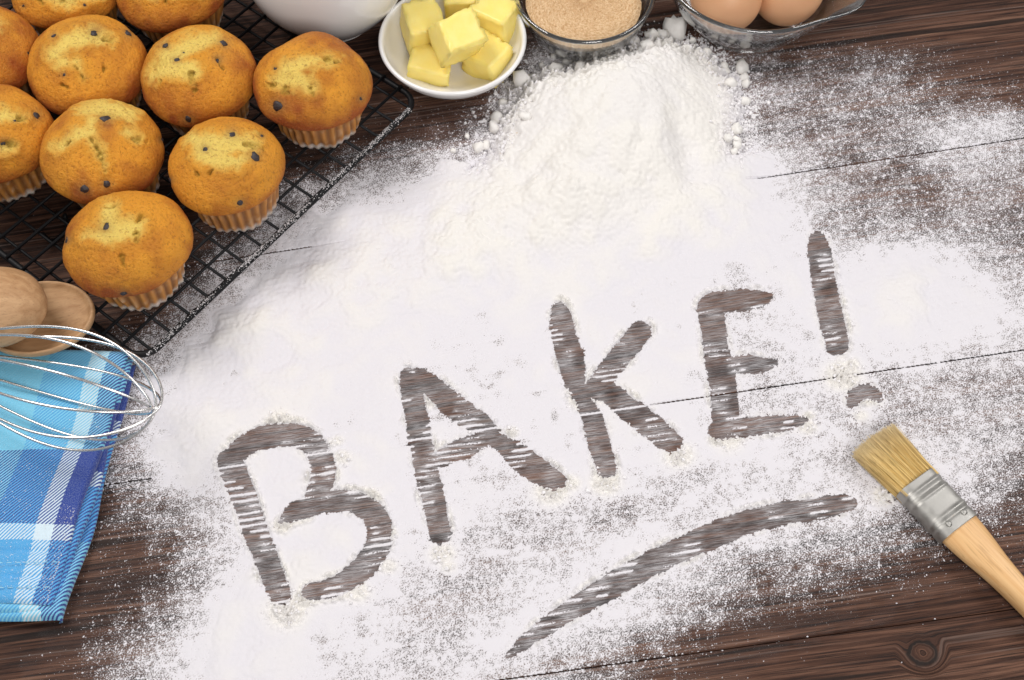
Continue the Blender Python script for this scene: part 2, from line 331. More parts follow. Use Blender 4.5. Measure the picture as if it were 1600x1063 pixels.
# ------------------------------------------------------------------ flour
MAP = """
0 0 0 0 0 0 0 0 0 0 0 0 0 0 0 0 0 0 0 0 0 0 0 0 0 0 0 0 0 0 0 0 0
0 0 0 0 0 0 0 0 0 0 0 0 0 0 0 0 0 0 0 0 .3 .4 .2 0 0 0 0 .2 0 0 0 0 0
0 0 0 0 0 0 0 0 0 0 0 0 0 0 .1 .3 3 8 9 9 9 9 6 4 3.5 3 3 3.8 3 2 .7 .5 .4
0 0 0 0 0 0 0 0 0 0 0 0 0 .1 .2 1 8 9 9 9 9 9 9 5 5.2 4.8 4.2 4.8 4.2 3.6 2.6 2.2 2
0 0 0 0 0 0 0 0 0 0 0 .1 .4 1 1.8 4 9 9 9 9 9 9 9 6 4.8 4.4 4.2 4.4 4.6 6 7.6 7.4 6.4
0 0 0 0 0 0 0 0 0 .4 1.3 3.4 5.0 6.0 7.0 8.4 9.5 9.5 9.5 9.5 9.5 9.5 9.5 9.2 8.8 6.6 4.6 4.6 4.4 6.2 7 6.4 5.6
0 0 0 0 0 0 0 .2 1 4.2 6.4 7.8 8.2 8.8 9.4 9.6 9.6 9.6 9.6 9.6 9.6 9.6 9.6 9.6 9 7.4 5.4 4.6 4.0 3.6 4.4 5 4.6
0 0 0 0 0 0 .2 1.5 4.5 7.4 9 9.5 9.6 9.6 9.6 9.6 9.6 9.6 9.6 9.6 9.6 9.6 9.6 9.5 9.3 8.8 6.0 5.4 5.2 5.2 5 4.8 4.4
0 0 0 0 0 .3 1 5 7.8 9 9.5 9.5 9.6 9.6 9.6 9.6 9.6 9.6 9.6 9.6 9.6 9.5 9.4 9.2 9.2 9.2 8.6 8.6 9 9 8 6.6 5.4
0 0 0 0 0 .8 4 7 9 9.4 9.5 9.5 9.5 9.6 9.6 9.6 9.5 9.5 9.5 9.5 9.5 9.5 9.0 7.8 8.4 9.3 9.3 9.2 9.4 9.5 9.2 8.2 7
0 .2 0 .3 .8 3 7.2 9.2 9.5 9.5 9.5 9.4 9.4 9.3 9.2 8.9 9.1 9.2 9.2 9.2 9.2 9.2 9.0 8.0 8.2 9 9.3 9.3 9.5 9.5 9.3 9 8.4
0 .2 1 2.5 4.5 6.8 9.2 9.5 9.5 9.5 9.4 9.3 9.2 9.0 8.8 8.8 9 9 9.2 9.2 9.2 9.2 9.0 8.2 8.2 8.5 8.8 8.6 8.6 8.4 8 7.6 7.6
0 .3 1.5 3.5 5.5 8.4 9.5 9.5 9.5 9.4 9.3 9.2 9.2 9.0 8.8 8.8 9 9.2 9.2 9.2 9.2 9.0 8.6 8.0 7.8 7.8 8 7.4 6.8 7 6.6 6.4 6.4
0 .3 2 4 6 9 9.5 9.5 9.4 9.3 9.2 8.8 9.2 9.2 8.8 8.7 9 9.2 9.2 9.2 9.2 9.2 8.8 8.0 7.8 7.8 7.6 7.4 7 6.6 6.2 6.4 6.2
0 .3 2 3.5 5.5 9 9.5 9.4 9.3 9.4 9.4 9.2 9.2 9.0 8.9 8.7 8.8 9 9 9 9 9 9 8.6 8.2 7.8 7.6 7.4 7.4 8.2 7.8 6.6 5.6
0 .3 1.5 3 5 8 9 8 9.2 9.4 9.4 9.4 9.4 9.0 8.8 8.6 8.6 8.6 8.6 8.4 8.2 7.8 7.6 8 8 8 8.3 8.3 7.4 7.6 7.6 6.4 4.6
0 .3 1.0 2 3 5 6.5 8 9.2 9.4 9.4 9.4 9.3 8.8 8.8 8.4 7.8 7.6 7.2 7 7.2 7.6 8.4 8.4 8.4 8.4 8.4 7.4 6.4 5.4 5 4 2.6
0 .2 .7 1.1 1.6 2.6 4.4 7.2 9 9.4 9.4 9.4 9.2 8.6 8.2 7.4 7 7.4 8 8.4 8.6 8.8 8.2 7.2 6.6 6 5.4 5 4 3 2 1.4 1
0 .2 .5 .8 1.2 2.5 5.4 8.2 9.3 9.4 9.4 9.3 8.8 8 7.6 7 7.4 8.2 8.4 8.6 8.6 8.4 7.2 5.8 4.4 3.8 3.2 2.4 1.4 .8 .4 .3 .2
0 .2 .4 .8 1.8 4 7.4 9.1 9.4 9.3 9.2 8.8 8.4 7.6 7 7.4 8.2 8.6 8.6 8.5 8 6.8 4.8 3.4 2.2 1.4 .8 .4 .2 .1 .1 .1 .1
0 .2 .5 1.7 3.4 6.2 8.4 9.3 9.4 9.2 8.8 8.4 8 7.6 7.4 8 8.6 8.5 8 6.8 4.8 3.2 1.8 .8 .4 .2 .1 .1 0 0 0 0 0
0 .3 .8 2.8 5 7.4 8.8 9.4 9.4 9 8.6 8.0 7.8 7.8 8.2 8.2 7.8 7 5.6 4 2.6 1.4 .6 .3 .1 0 0 0 0 0 0 0 0
0 .3 1 3 5.5 7.6 8.8 9.4 9.4 9 8.4 8 8 8 8 7.6 7 6 4.6 3 2 1 .4 .2 0 0 0 0 0 0 0 0 0
"""
CM = np.array([[float(q) for q in r.split()] for r in MAP.strip().split('\n')])/10.0

# strokes drawn by a finger: (x, y, width) in photo pixels on the table plane
STROKES = [
 [(360,722,40),(368,745,40),(379,770,39),(398,826,38),(418,878,37),(438,930,34)],
 [(358,728,30),(372,706,32),(394,690,33),(424,681,36),(462,680,36),(490,696,37),(505,728,38),(502,756,36),(488,778,26)],
 [(440,816,12),(452,806,24),(472,796,32),(512,784,33),(556,785,35),(584,804,38),(594,833,38),(586,863,38),(560,894,36),(526,916,32),(484,926,26)],
 [(638,586,24),(642,600,34),(649,644,34),(661,709,35),(675,774,35),(688,832,33)],
 [(652,586,22),(681,610,34),(721,643,36),(752,664,32),(772,682,26)],
 [(774,684,26),(792,699,28),(808,711,36),(832,729,38),(858,747,36),(872,752,28)],
 [(668,727,8),(690,716,26),(715,704,30),(738,695,28),(762,686,10)],
 [(874,484,24),(877,500,34),(883,531,38),(894,575,38),(902,605,28),(911,626,26)],
 [(912,626,26),(923,650,30),(930,672,32),(938,700,33),(948,733,31)],
 [(1002,518,32),(985,538,34),(960,568,33),(938,594,30),(920,612,24)],
 [(925,612,24),(952,615,32),(988,644,36),(1025,673,37),(1050,692,33)],
 [(1108,480,36),(1114,512,37),(1120,554,38),(1127,590,39),(1131,626,40),(1135,668,36)],
 [(1100,482,22),(1115,472,30),(1140,470,30),(1164,469,30),(1185,467,24),(1203,465,8)],
 [(1128,577,18),(1150,571,26),(1172,569,28),(1192,570,22),(1211,569,8)],
 [(1122,674,28),(1157,668,30),(1200,664,28),(1235,661,22),(1258,657,10)],
 [(1277,378,28),(1282,405,35),(1289,450,36),(1299,497,38),(1308,536,36)],
 [(1331,627,18),(1338,618,24),(1352,613,24),(1366,617,18),(1374,626,12)],
 [(794,1024,6),(812,1010,18),(840,988,24),(900,948,32),(960,912,37),(1020,880,37),(1080,852,37),(1140,826,36),(1200,807,34),(1260,797,33),(1305,790,30),(1330,786,18)],
]
# places where flour was pushed up: (x, y, radius px, height m)
PUSH = [(447,958,32,.0030),(470,940,16,.0026),(440,826,16,.0018),(692,866,22,.0022),(946,756,26,.0026),(862,768,30,.0026),(892,756,18,.002),(1060,712,26,.0026),(1262,668,16,.0022),
        (606,885,18,.0018),(560,925,24,.0018),(535,715,16,.002),(528,690,12,.0016),(612,835,12,.002),(776,678,12,.0022),(800,676,13,.002),(908,628,20,.003),(898,612,12,.002),(1316,588,30,.0030),(1330,572,16,.002),
        (1382,775,20,.0026),(440,662,26,.0016),(350,700,10,.001),(1140,690,24,.0016),(1120,690,14,.0018),(548,775,14,.0018),(580,778,16,.0022),(1325,600,14,.002),(1265,650,10,.002),(700,885,16,.0014),(985,660,10,.001),(1345,650,14,.0016),(1356,632,9,.0012),(1372,628,8,.0014)]
CELL = .0004
gx0, gx1, gy0, gy1 = -.285, .318, -.190, .232
xs = np.arange(gx0, gx1, CELL); ys = np.arange(gy0, gy1, CELL); NX, NY = len(xs), len(ys)
GX, GY = np.meshgrid(xs, ys)
dz = (np.stack([GX, GY, GX*0], -1)-CAM) @ AX_D
PX = 800+FPX*GX/dz; PY = 531.5-FPX*((GY-CAM[1])*AX_U[1]+(-CAM[2])*AX_U[2])/dz
kx = np.fft.fftfreq(NX, CELL)[None, :]; ky = np.fft.rfftfreq(NY, CELL)[:, None] if False else np.fft.fftfreq(NY, CELL)[:, None]
def spec(filt):
    n = np.fft.ifft2(np.fft.fft2(rng.standard_normal((NY, NX)))*filt).real
    return (n-n.mean())/n.std()
K = np.sqrt(kx**2+ky**2)
def band(lam, width=.45):
    k0 = 1.0/lam
    return np.exp(-((K-k0)/(width*k0))**2)
def low(lam): return np.exp(-(K*lam)**2)
ga = math.radians(9.3)
kg = kx*math.cos(ga)+ky*math.sin(ga); kp = -kx*math.sin(ga)+ky*math.cos(ga)
n_fine = spec(band(.0013, .55)); n_fine2 = spec(band(.0040, .6)); n_low = spec(low(.012)); n_mid = spec(low(.005)); n_big = spec(low(.035))
n_stripe = spec(np.exp(-(kg*.045)**2)*np.exp(-((np.abs(kp)-1/.0033)/(.28/.0033))**2))
n_streak = spec(np.exp(-(kg*.03)**2)*np.exp(-(kp*.0022)**2))
n_zone = spec(low(.016)); n_lump = spec(band(.0036, .4)); n_lump2 = spec(band(.0017, .4))
# coverage
fx = np.clip(PX/50.0, 0, CM.shape[1]-1.001); fy = np.clip(PY/50.0, 0, CM.shape[0]-1.001)
ix, iy = fx.astype(int), fy.astype(int); tx, ty = fx-ix, fy-iy; tx = tx*tx*(3-2*tx); ty = ty*ty*(3-2*ty)
c = (CM[iy, ix]*(1-tx)+CM[iy, ix+1]*tx)*(1-ty)+(CM[iy+1, ix]*(1-tx)+CM[iy+1, ix+1]*tx)*ty
c0 = c.copy(); c = c+(.05*n_low+.05*n_mid+.028*n_streak)*np.clip(4*c*(1.02-c), 0, 1)
c = np.clip(c, .0005, .985)
tt = np.linspace(-3.6, 3.6, 2000); cdf = .5*(1+np.vectorize(math.erf)(tt/math.sqrt(2)))
q = np.interp(c, cdf, tt)
qraw = q.copy(); q = np.where(c > .87, q+(c-.87)*50, q-.70*np.clip((.87-c)/.1, 0, 1))
nz = .80*n_fine+.45*n_fine2; nz = nz/nz.std()
# distance to strokes, in photo pixels on the table plane
sd = np.full(GX.shape, 1e3)
for st in STROKES:
    P = np.array(st, float)
    if len(P) > 3:
        P = spline(P, 8*len(P))
    lo, hi = P[:, :2].min(0)-50, P[:, :2].max(0)+50
    msk = (PX > lo[0]) & (PX < hi[0]) & (PY > lo[1]) & (PY < hi[1]); ii = np.nonzero(msk); X, Y = PX[ii], PY[ii]; best = np.full(X.shape, 1e3)
    for a, b in zip(P[:-1], P[1:]):
        d = b[:2]-a[:2]; L2 = d @ d+1e-9; tq = np.clip(((X-a[0])*d[0]+(Y-a[1])*d[1])/L2, 0, 1)
        best = np.minimum(best, np.hypot(X-a[0]-tq*d[0], Y-a[1]-tq*d[1])-(a[2]+(b[2]-a[2])*tq)*.545)
    sd[ii] = np.minimum(sd[ii], best)
sdn = sd+.75*n_fine2+.7*n_fine
inside = np.clip(.5-sdn/2.4, 0, 1); inside = inside*inside*(3-2*inside)
zone = np.clip((n_zone-.05)/.7, 0, 1); q_in = -3.2+.5*n_stripe+zone*(1.75+1.25*n_stripe)+.5*nz
q = q*(1-inside)+(q_in+nz)*inside
amp = .00013
h = .00032*np.tanh(amp*(q-nz)/.00032)
full = np.clip((c0-.84)/.12, 0, 1)*(1-inside)
h += full*(.00022+.00010*n_fine2+.00003*n_fine+.00016*n_low+.00005*n_mid+.00003*n_streak)
# plank joints show as thin dark lines where the flour is thin
for (a, s), vis in zip(lines[2:5], ((PX > 1165) | ((PX > 330) & (PX < 540)), (PX > 1015) | (PX < 235), PX > 700)):
    dl = np.abs(GY-(a+s*GX))/math.sqrt(1+s*s)
    h -= np.where((dl < .00055) & vis & (c < .965), .0012*np.clip((n_streak+1.7+(.93-c)*14), 0, 1), 0)
    h = np.where((dl < .00045) & ~vis & (inside > .5) & (PX < 1015), np.maximum(h, .00016+.00006*n_fine), h)
# ridges pushed aside by the finger
edge = np.exp(-((sd-3.0)/4.2)**2)*(sd > -2)*np.clip(.45+.5*n_low, 0, 1.3)*np.clip((c-.45)*2.5, 0, 1)
lump = np.clip(.55+.5*n_lump+.35*n_lump2, 0, 2)
h += edge*.0013*lump
push = np.zeros_like(h)
for (x, y, r, hh) in PUSH:
    push = np.maximum(push, hh*np.exp(-(((PX-x)/r)**2+((PY-y)/(r*.8))**2)*1.5))
push = push*np.clip(sd/7.0+.75, 0, 1)
h += push*np.clip(.05+.75*lump, 0, 1.7)*.95
# the heap: steep crumbly back, long smooth front
BACK = np.array([(745,262),(768,228),(775,195),(800,148),(830,128),(872,116),(915,96),(960,84),(1005,70),(1045,66),(1085,78),(1120,98),(1150,126),(1164,162),(1158,200),(1150,238),(1270,262),(1600,900),(0,900),(0,300),(640,236)], float)
bx, by = PX, PY
dist = np.full(GX.shape, 1e3); sgn = np.zeros(GX.shape, bool)
for i in range(len(BACK)):
    a, b = BACK[i], BACK[(i+1) % len(BACK)]; d = b-a
    tq = np.clip(((bx-a[0])*d[0]+(by-a[1])*d[1])/(d @ d), 0, 1)
    if i < 15: dist = np.minimum(dist, np.hypot(bx-a[0]-tq*d[0], (by-a[1]-tq*d[1])*1.25))
    cr = ((a[1] > by) != (b[1] > by)); sgn ^= cr & (bx < (b[0]-a[0])*(by-a[1])/(b[1]-a[1]+1e-9)+a[0])
ds = np.where(sgn, dist, -dist)+4.0*n_mid+2.0*n_lump
front = .031*np.exp(-np.where(PX < 965, ((PX-965)/165.0)**2, ((PX-965)/135.0)**2)-np.where(PY < 180, 0, ((PY-180)/112.0)**2))
front += .0050*np.exp(-((PX-900)/200.0)**2-((PY-310)/75.0)**2)
tl = np.clip(((PX-900)*-520+(PY-325)*190)/(520**2+190**2), 0, 1); rd = np.hypot(PX-(900-520*tl), (PY-(325+190*tl))*1.15)
front += .0052*(1-.55*tl)*np.exp(-(rd/62.0)**2)*(1+.06*n_low)
valley = .0042*np.exp(-((PX-(1060+(PY-230)*.42))/24.0)**2-((PY-262)/62.0)**2)
valley += .0022*np.exp(-((PX-(880-(PY-240)*1.1))/20.0)**2-((PY-255)/55.0)**2)
valley += .0016*np.exp(-((PX-(990-(PY-260)*.3))/14.0)**2-((PY-250)/60.0)**2)-.0018*np.exp(-((PX-(1025+(PY-230)*.25))/18.0)**2-((PY-240)/60.0)**2)
backh = np.clip(ds, 0, None)*.00036+.0022*np.clip(ds/5, 0, 1)
k_ = .0035
mound = -k_*np.log(np.exp(-front/k_)+np.exp(-backh/k_))
mound = np.clip(mound-valley*np.clip(mound/.012, 0, 1)-.0005-.004*np.clip((.93-c0)/.4, 0, 1)*np.clip((ds-40)/40, 0, 1), 0, None)*np.where(ds > 0, 1, 0)*(1-inside)
crumb = np.exp(-(np.clip(ds-12, 0, None)/19.0)**2)*(ds > 0)*np.clip((285-PY)/70.0, 0, 1)
crumb = np.clip(crumb*(1+.25*n_low), 0, 1)
mk = np.clip(mound/.006, 0, 1)
h = h+mound+mk*crumb*(.00055*np.clip(n_lump, -1, 2)++.00030*n_lump2+.0004*n_mid)+mk*(.00006*n_fine2+.00006*n_mid+.00016*n_low+.00014*np.clip(n_lump, 0, 2)*np.clip((250-PY)/80, 0, 1))
h += crumb*.0006*np.clip(n_lump+.3, 0, 2)
h = np.clip(h, -.00015, .05)
# soft hollow beside the rack, gentle drifts
drift = np.clip((c0-.90)*14, 0, 1)*(1-inside)
h += drift*np.clip(.0012*n_big+.0008, 0, .003)*np.clip(sd/30, 0, 1)
cream = np.clip(mound/.008, 0, 1)*.9+np.clip(push/.0012, 0, 1)*.9+edge*.5+np.clip((c0-.90)*8, 0, 1)*.35
cream = np.clip(cream+full*np.clip(.22*n_big+.16*n_low, -.3, .5), 0, 1)
Vg = np.stack([GX, GY, h], -1).reshape(-1, 3)
Fg = grid_faces(NX, NY)
hf = h.ravel(); pxf, pyf = PX.ravel(), PY.ravel()
keep = (hf[Fg] > 0).any(1) & (pxf[Fg[:, 0]] > -60) & (pxf[Fg[:, 0]] < 1660) & (pyf[Fg[:, 0]] < 1110) & (pyf[Fg[:, 0]] > 20)
Fg = Fg[keep]
is_heap = (mound.ravel()[Fg] > .0022).all(1)
def sub_mesh(name, F, m):
    u, inv = np.unique(F.ravel(), return_inverse=True)
    br = (crumb.ravel()[u] > .12).astype(float)*.9
    me = np_mesh(name, Vg[u], inv.reshape(-1, 4), True, attrs={'cream': cream.ravel()[u], 'bran': br})
    return link(name, me, m)
dusting = sub_mesh('flour_dusting', Fg[~is_heap], M['flour'])
tag(dusting, 'white flour sifted over the dark planks, with finger-drawn BAKE! and an underline', 'flour', kind='stuff')
heap = sub_mesh('flour_heap', Fg[is_heap], M['flour'])
tag(heap, 'tall heap of white flour with a crumbly back edge below the glass bowls', 'flour heap')

# translucent film of dust on wiped wood
st = 4
smear = np.clip(.24+.07*n_low+zone*np.clip(.25*n_stripe+.14, -.1, .6), 0, 1)
cover = np.where(inside > .3, -4, np.clip(qraw-.15, -4, 2.0))*1.0-4*np.clip((.02-c)/.02, 0, 1)
fxs, fys = GX[::st, ::st], GY[::st, ::st]
dust = np.clip(smear*inside+.25*np.clip(c*1.4-.3, 0, 1)*(1-inside), 0, 1)[::st, ::st]
dust = dust*np.clip((c[::st, ::st]-.01)*9, 0, 1)+.012*(c[::st, ::st] > .02)
Vf = np.stack([fxs, fys, fxs*0+.00006], -1).reshape(-1, 3); Ff = grid_faces(fxs.shape[1], fxs.shape[0])
Ff = Ff[(dust.ravel()[Ff] > .01).any(1) & (c[::st, ::st].ravel()[Ff] < .93).any(1) | (inside[::st, ::st].ravel()[Ff] > .01).any(1)]
film = link('flour_film', np_mesh('flour_film', Vf, Ff, True, attrs={'dust': dust.ravel(), 'cover': cover[::st, ::st].ravel()}), M['film'])
tag(film, 'faint film of flour dust left on the wiped dark wood', 'flour dust', kind='stuff')

# loose grains
OCT = np.array([(1, 0, 0), (-1, 0, 0), (0, 1, 0), (0, -1, 0), (0, 0, 1), (0, 0, -1)], float)
OCF = np.array([(0, 2, 4), (2, 1, 4), (1, 3, 4), (3, 0, 4), (2, 0, 5), (1, 2, 5), (3, 1, 5), (0, 3, 5)])
def grains(name, P, R):
    n = len(P); Q = rng.standard_normal((n, 3, 3)); Q, _ = np.linalg.qr(Q)
    sc = rng.uniform(.6, 1.35, (n, 6, 1))
    V = P[:, None]+R[:, None, None]*np.einsum('nij,kj->nki', Q, OCT)*sc
    F = (OCF[None]+6*np.arange(n)[:, None, None]).reshape(-1, 3)
    return link(name, np_mesh(name, V.reshape(-1, 3), F, False), M['grain'])
pr = np.clip(c, 0, 1)*(1-c)*4*(1-inside)*np.clip((c-.004)*30, 0, 1)+.02*inside
pr = np.where((PX > -40) & (PX < 1640) & (PY > 40) & (PY < 1090), pr, 0).ravel()
NG = 45000
idx = rng.choice(len(pr), NG, p=pr/pr.sum()); r = .00005+.00017*rng.random(NG)**5
P = Vg[idx].copy(); P[:, :2] += rng.uniform(-CELL, CELL, (NG, 2)); P[:, 2] = np.clip(P[:, 2], 0, None)+r*.5
g = grains('flour_grains', P, r); tag(g, 'loose specks of flour scattered over the dark table', 'flour grains', kind='stuff')
# crumbs round the heap and pushed ridges
pr = (np.exp(-((ds+4)/20.0)**2)*(PY < 245)+.5*crumb+.28*np.clip(push/.0018, 0, 1)+.06*edge).ravel()
NC = 5200
idx = rng.choice(len(pr), NC, p=pr/pr.sum()); r = .0003+.0011*rng.random(NC)**3.5
P = Vg[idx].copy(); P[:, 2] = np.clip(P[:, 2], 0, None)+r*.45
g = grains('flour_crumbs', P, r); tag(g, 'small crumbs of flour round the heap and the letters', 'flour crumbs', kind='stuff')
ico = bmesh.new(); bmesh.ops.create_icosphere(ico, subdivisions=2, radius=1.0)
ICV = np.array([v.co[:] for v in ico.verts]); ICF = np.array([[v.index for v in f.verts] for f in ico.faces]); ico.free()
def hz(x, y):
    i = int(np.clip((x-gx0)/CELL, 0, NX-1)); j = int(np.clip((y-gy0)/CELL, 0, NY-1)); return max(0.0, float(h[j, i]))
CL = [(1053,50,15,19),(1042,39,7,6),(1016,70,9,8),(1034,68,8,8),(1158,107,8,11),(1163,122,6,6),(1165,131,6,7),(888,97,9,6),(908,84,7,6),(922,84,7,7),(920,93,7,7),(988,78,9,8),(864,89,4,4),(846,103,4,4),
      (749,231,8,8),(760,228,6,7),(815,134,15,12),(776,186,10,9),(772,202,9,9),(870,112,11,10),(835,129,9,8),(1163,159,8,6),(1149,208,8,7),(1148,221,8,7),(1150,232,7,6),(1135,225,7,6),(708,235,4,4),(730,213,4,4),(1082,63,5,5),(1102,92,6,6),(1131,104,6,6),(950,82,5,5),(969,72,4,4),(1006,108,10,9),(1140,140,8,7),(820,205,8,6),(905,128,9,7),(1146,240,5,5),(1132,112,7,6),(786,162,7,6)]
for i, (x, y, rx, ry) in enumerate(CL):
    p = at(x, y+2); z0 = hz(p[0], p[1]); s = mm(1, p)
    n = np.clip(noise3(ICV, 1.5, i)*.26+noise3(ICV, 3.3, i+50)*.11, -.45, .5)
    rx, ry = rx*1.22, ry*1.22; V = ICV*(1+n[:, None])*np.array([rx*s*.9, ry*s*1.0, min(rx, ry)*s*.85])
    o = link('clump', mesh_vf('clump', V, ICF), M['clump'], heap); o.location = (p[0], p[1], z0+min(rx, ry)*s*.55); o.rotation_euler = (0, 0, 0)

# ------------------------------------------------------------------ cooling rack
RZ = .0135
Cr, Cl = at(655, 158, RZ), at(222, 566, RZ)
e1 = Cr-Cl; LR = np.linalg.norm(e1); e1 /= LR; e2 = np.array([-e1[1], e1[0], 0.0]); DR = .345
rack = empty('cooling_rack', (Cl+e1*LR/2+e2*DR/2)*np.array([1, 1, 0]))
tag(rack, 'black wire cooling rack under the muffins, its near edge dusted with flour', 'cooling rack')
ro = np.array(rack.location)
def rp(a, b, z=RZ): return Cl+e1*a+e2*b+np.array([0, 0, z-RZ])-ro
rc = .011; path = []
for (ca_, cb_, a0) in ((rc, rc, 180), (LR-rc, rc, 270), (LR-rc, DR-rc, 0), (rc, DR-rc, 90)):
    for k in range(9):
        a = math.radians(a0+k*90/8); path.append(rp(ca_+rc*math.cos(a), cb_+rc*math.sin(a)))
V, F = tube(path, .0018, 10, closed=True); link('frame', mesh_vf('frame', V, F), M['black'], rack)
w1 = [.0140+.0124*k for k in range(27)]
for b in w1:
    if b < DR-.004:
        V, F = tube([rp(-.0012, b, RZ+.0022), rp(LR*.5, b, RZ+.0018), rp(LR+.0012, b, RZ+.0022)], .00088, 8); link('wire', mesh_vf('wire', V, F), M['black'], rack)
a_ref = float((at(447, 368, RZ)-Cl) @ e1); a = a_ref % .0134
while a < LR-.003:
    if a > .004:
        V, F = tube([rp(a, -.0010, RZ+.0008), rp(a, DR*.5, RZ-.0003), rp(a, DR+.001, RZ+.0008)], .00088, 8); link('wire', mesh_vf('wire', V, F), M['black'], rack)
    a += .0134
for (a, b) in ((.03, .10), (LR-.03, .16), (.03, DR-.03), (LR-.06, DR-.03)):
    V, F = tube([rp(a-.008, b, RZ-.001), rp(a-.006, b, .003), rp(a-.003, b, .0012), rp(a+.003, b, .0012), rp(a+.006, b, .003), rp(a+.008, b, RZ-.001)], .0012, 8); link('leg', mesh_vf('leg', V, F), M['black'], rack)
# flour specks lying on the near rail, and on whisk tips (grains)
n = 2600; s_ = rng.random(n)**.9*(LR-.012)+.004
keepm = rng.random(n) < np.clip(.35+.65*np.sin(s_*55+1.0)*np.sin(s_*131)+.35, .15, 1); s_ = s_[keepm]; n = len(s_)
an = rng.normal(1.35, .55, n); rr = .0021
P = np.array(Cl)[None]+e1[None]*s_[:, None]+e2[None]*(-np.cos(an)*0+np.cos(an+.35)*rr)[:, None]; P[:, 2] = RZ+np.abs(np.sin(an))*rr
g = grains('flour_specks', P, .00013+.00028*rng.random(n)**2); tag(g, 'specks of flour lying along the near rail of the rack', 'flour specks', kind='stuff')

# ------------------------------------------------------------------ muffins
MUF = [ # px, py of the cap centre, cap width px, pale torn patches, cracks, chips, tone, label
 (200,382,198,[[(170,322,20),(166,348,26),(185,362,28),(218,352,18)],[(132,370,12),(160,368,22),(205,362,22)]],[[(163,322),(175,318)],[(215,345),(222,336)],[(193,415),(192,402)],[(214,378),(213,366)]],[(163,354,7.5),(102,375,6),(193,459,5)],.0,'golden muffin nearest the wooden spoons, one dark chip in its pale torn top'),
 (355,262,188,[[(300,215,20),(325,230,40),(360,225,34),(395,225,18)],[(315,245,22),(370,252,26)]],[[(385,222),(412,232)],[(303,265),(307,274)],[(363,262),(365,254)],[(330,266),(327,272)]],[(363,208,6.5),(318,231,5),(399,245,7.5),(376,318,5.5),(264,281,5),(410,212,3.5)],.12,'muffin with a wide pale cracked top beside the near rack rail, several dark chips'),
 (162,240,190,[[(128,172,14),(160,165,24),(205,175,22)],[(92,230,14),(118,212,18),(140,203,20),(143,185,10)],[(140,218,12),(155,238,12),(163,262,5)],[(198,205,8),(215,218,8)]],[[(140,215),(152,235),(164,266)],[(208,216),(230,222)],[(100,225),(108,220)]],[(165,186,8),(132,297,7.5),(166,289,7),(254,218,4.5)],.05,'muffin with two dark chips near its lower rim, in the middle of the group'),
 (490,133,184,[[(430,130,12),(450,108,22),(490,92,16),(532,95,7)],[(430,125,14),(462,122,26),(488,140,14)]],[[(484,138),(491,152)],[(505,90),(535,98)],[(424,133),(414,134)],[(443,146),(446,138)]],[(433,166,9),(565,155,4),(429,107,3)],-.18,'browner muffin beside the white jug, a single dark chip low on its left'),
 (312,120,182,[[(240,120,18),(262,90,30),(300,68,26),(335,58,10)],[(255,105,28),(300,108,26)]],[[(297,116),(305,140)],[(341,92),(350,108)],[(249,128),(252,135)]],[(351,67,7),(341,91,6),(274,93,5),(293,188,6.5),(257,70,5),(285,80,2)],-.02,'muffin left of the browner one, two dark chips on its right shoulder'),
 (137,106,182,[[(85,85,22),(105,64,26),(145,56,24),(175,63,8)],[(90,95,14),(120,97,12),(130,118,6)]],[[(116,103),(124,115),(131,124)],[(165,58),(176,62)],[(96,135),(102,136)],[(162,112),(163,106)]],[(148,48,7),(202,51,7),(99,117,3),(83,56,4)],-.04,'muffin with an orange brown blotch amid its pale top, upper left of the rack'),
 (-10,215,186,[[(-30,182,14),(5,180,18),(38,182,8)],[(-20,235,16),(15,230,14)]],[[(0,222),(22,229)],[(30,184),(42,184)]],[(58,181,7),(4,223,5),(24,189,2.5)],.0,'muffin cut by the left photo edge with its paper case showing below'),
 (-30,88,182,[[(-40,60,20),(0,40,12)]],[[(-20,70),(0,75)]],[(46,83,3)],-.22,'brown muffin at the left photo edge, second from the top corner'),
 (104,-18,170,[[(60,-30,30),(100,-10,40),(150,-20,30)]],[[(60,0),(66,8)],[(97,0),(99,8)]],[(132,9,2.5),(36,10,3)],.20,'palest muffin, cut by the top photo edge above the upper left muffin'),
 (270,-22,180,[[(220,-12,14),(270,-25,30),(310,-20,20)]],[[(258,3),(262,8)]],[(300,-40,6)],-.06,'muffin cut by the top photo edge left of the white jug'),
]
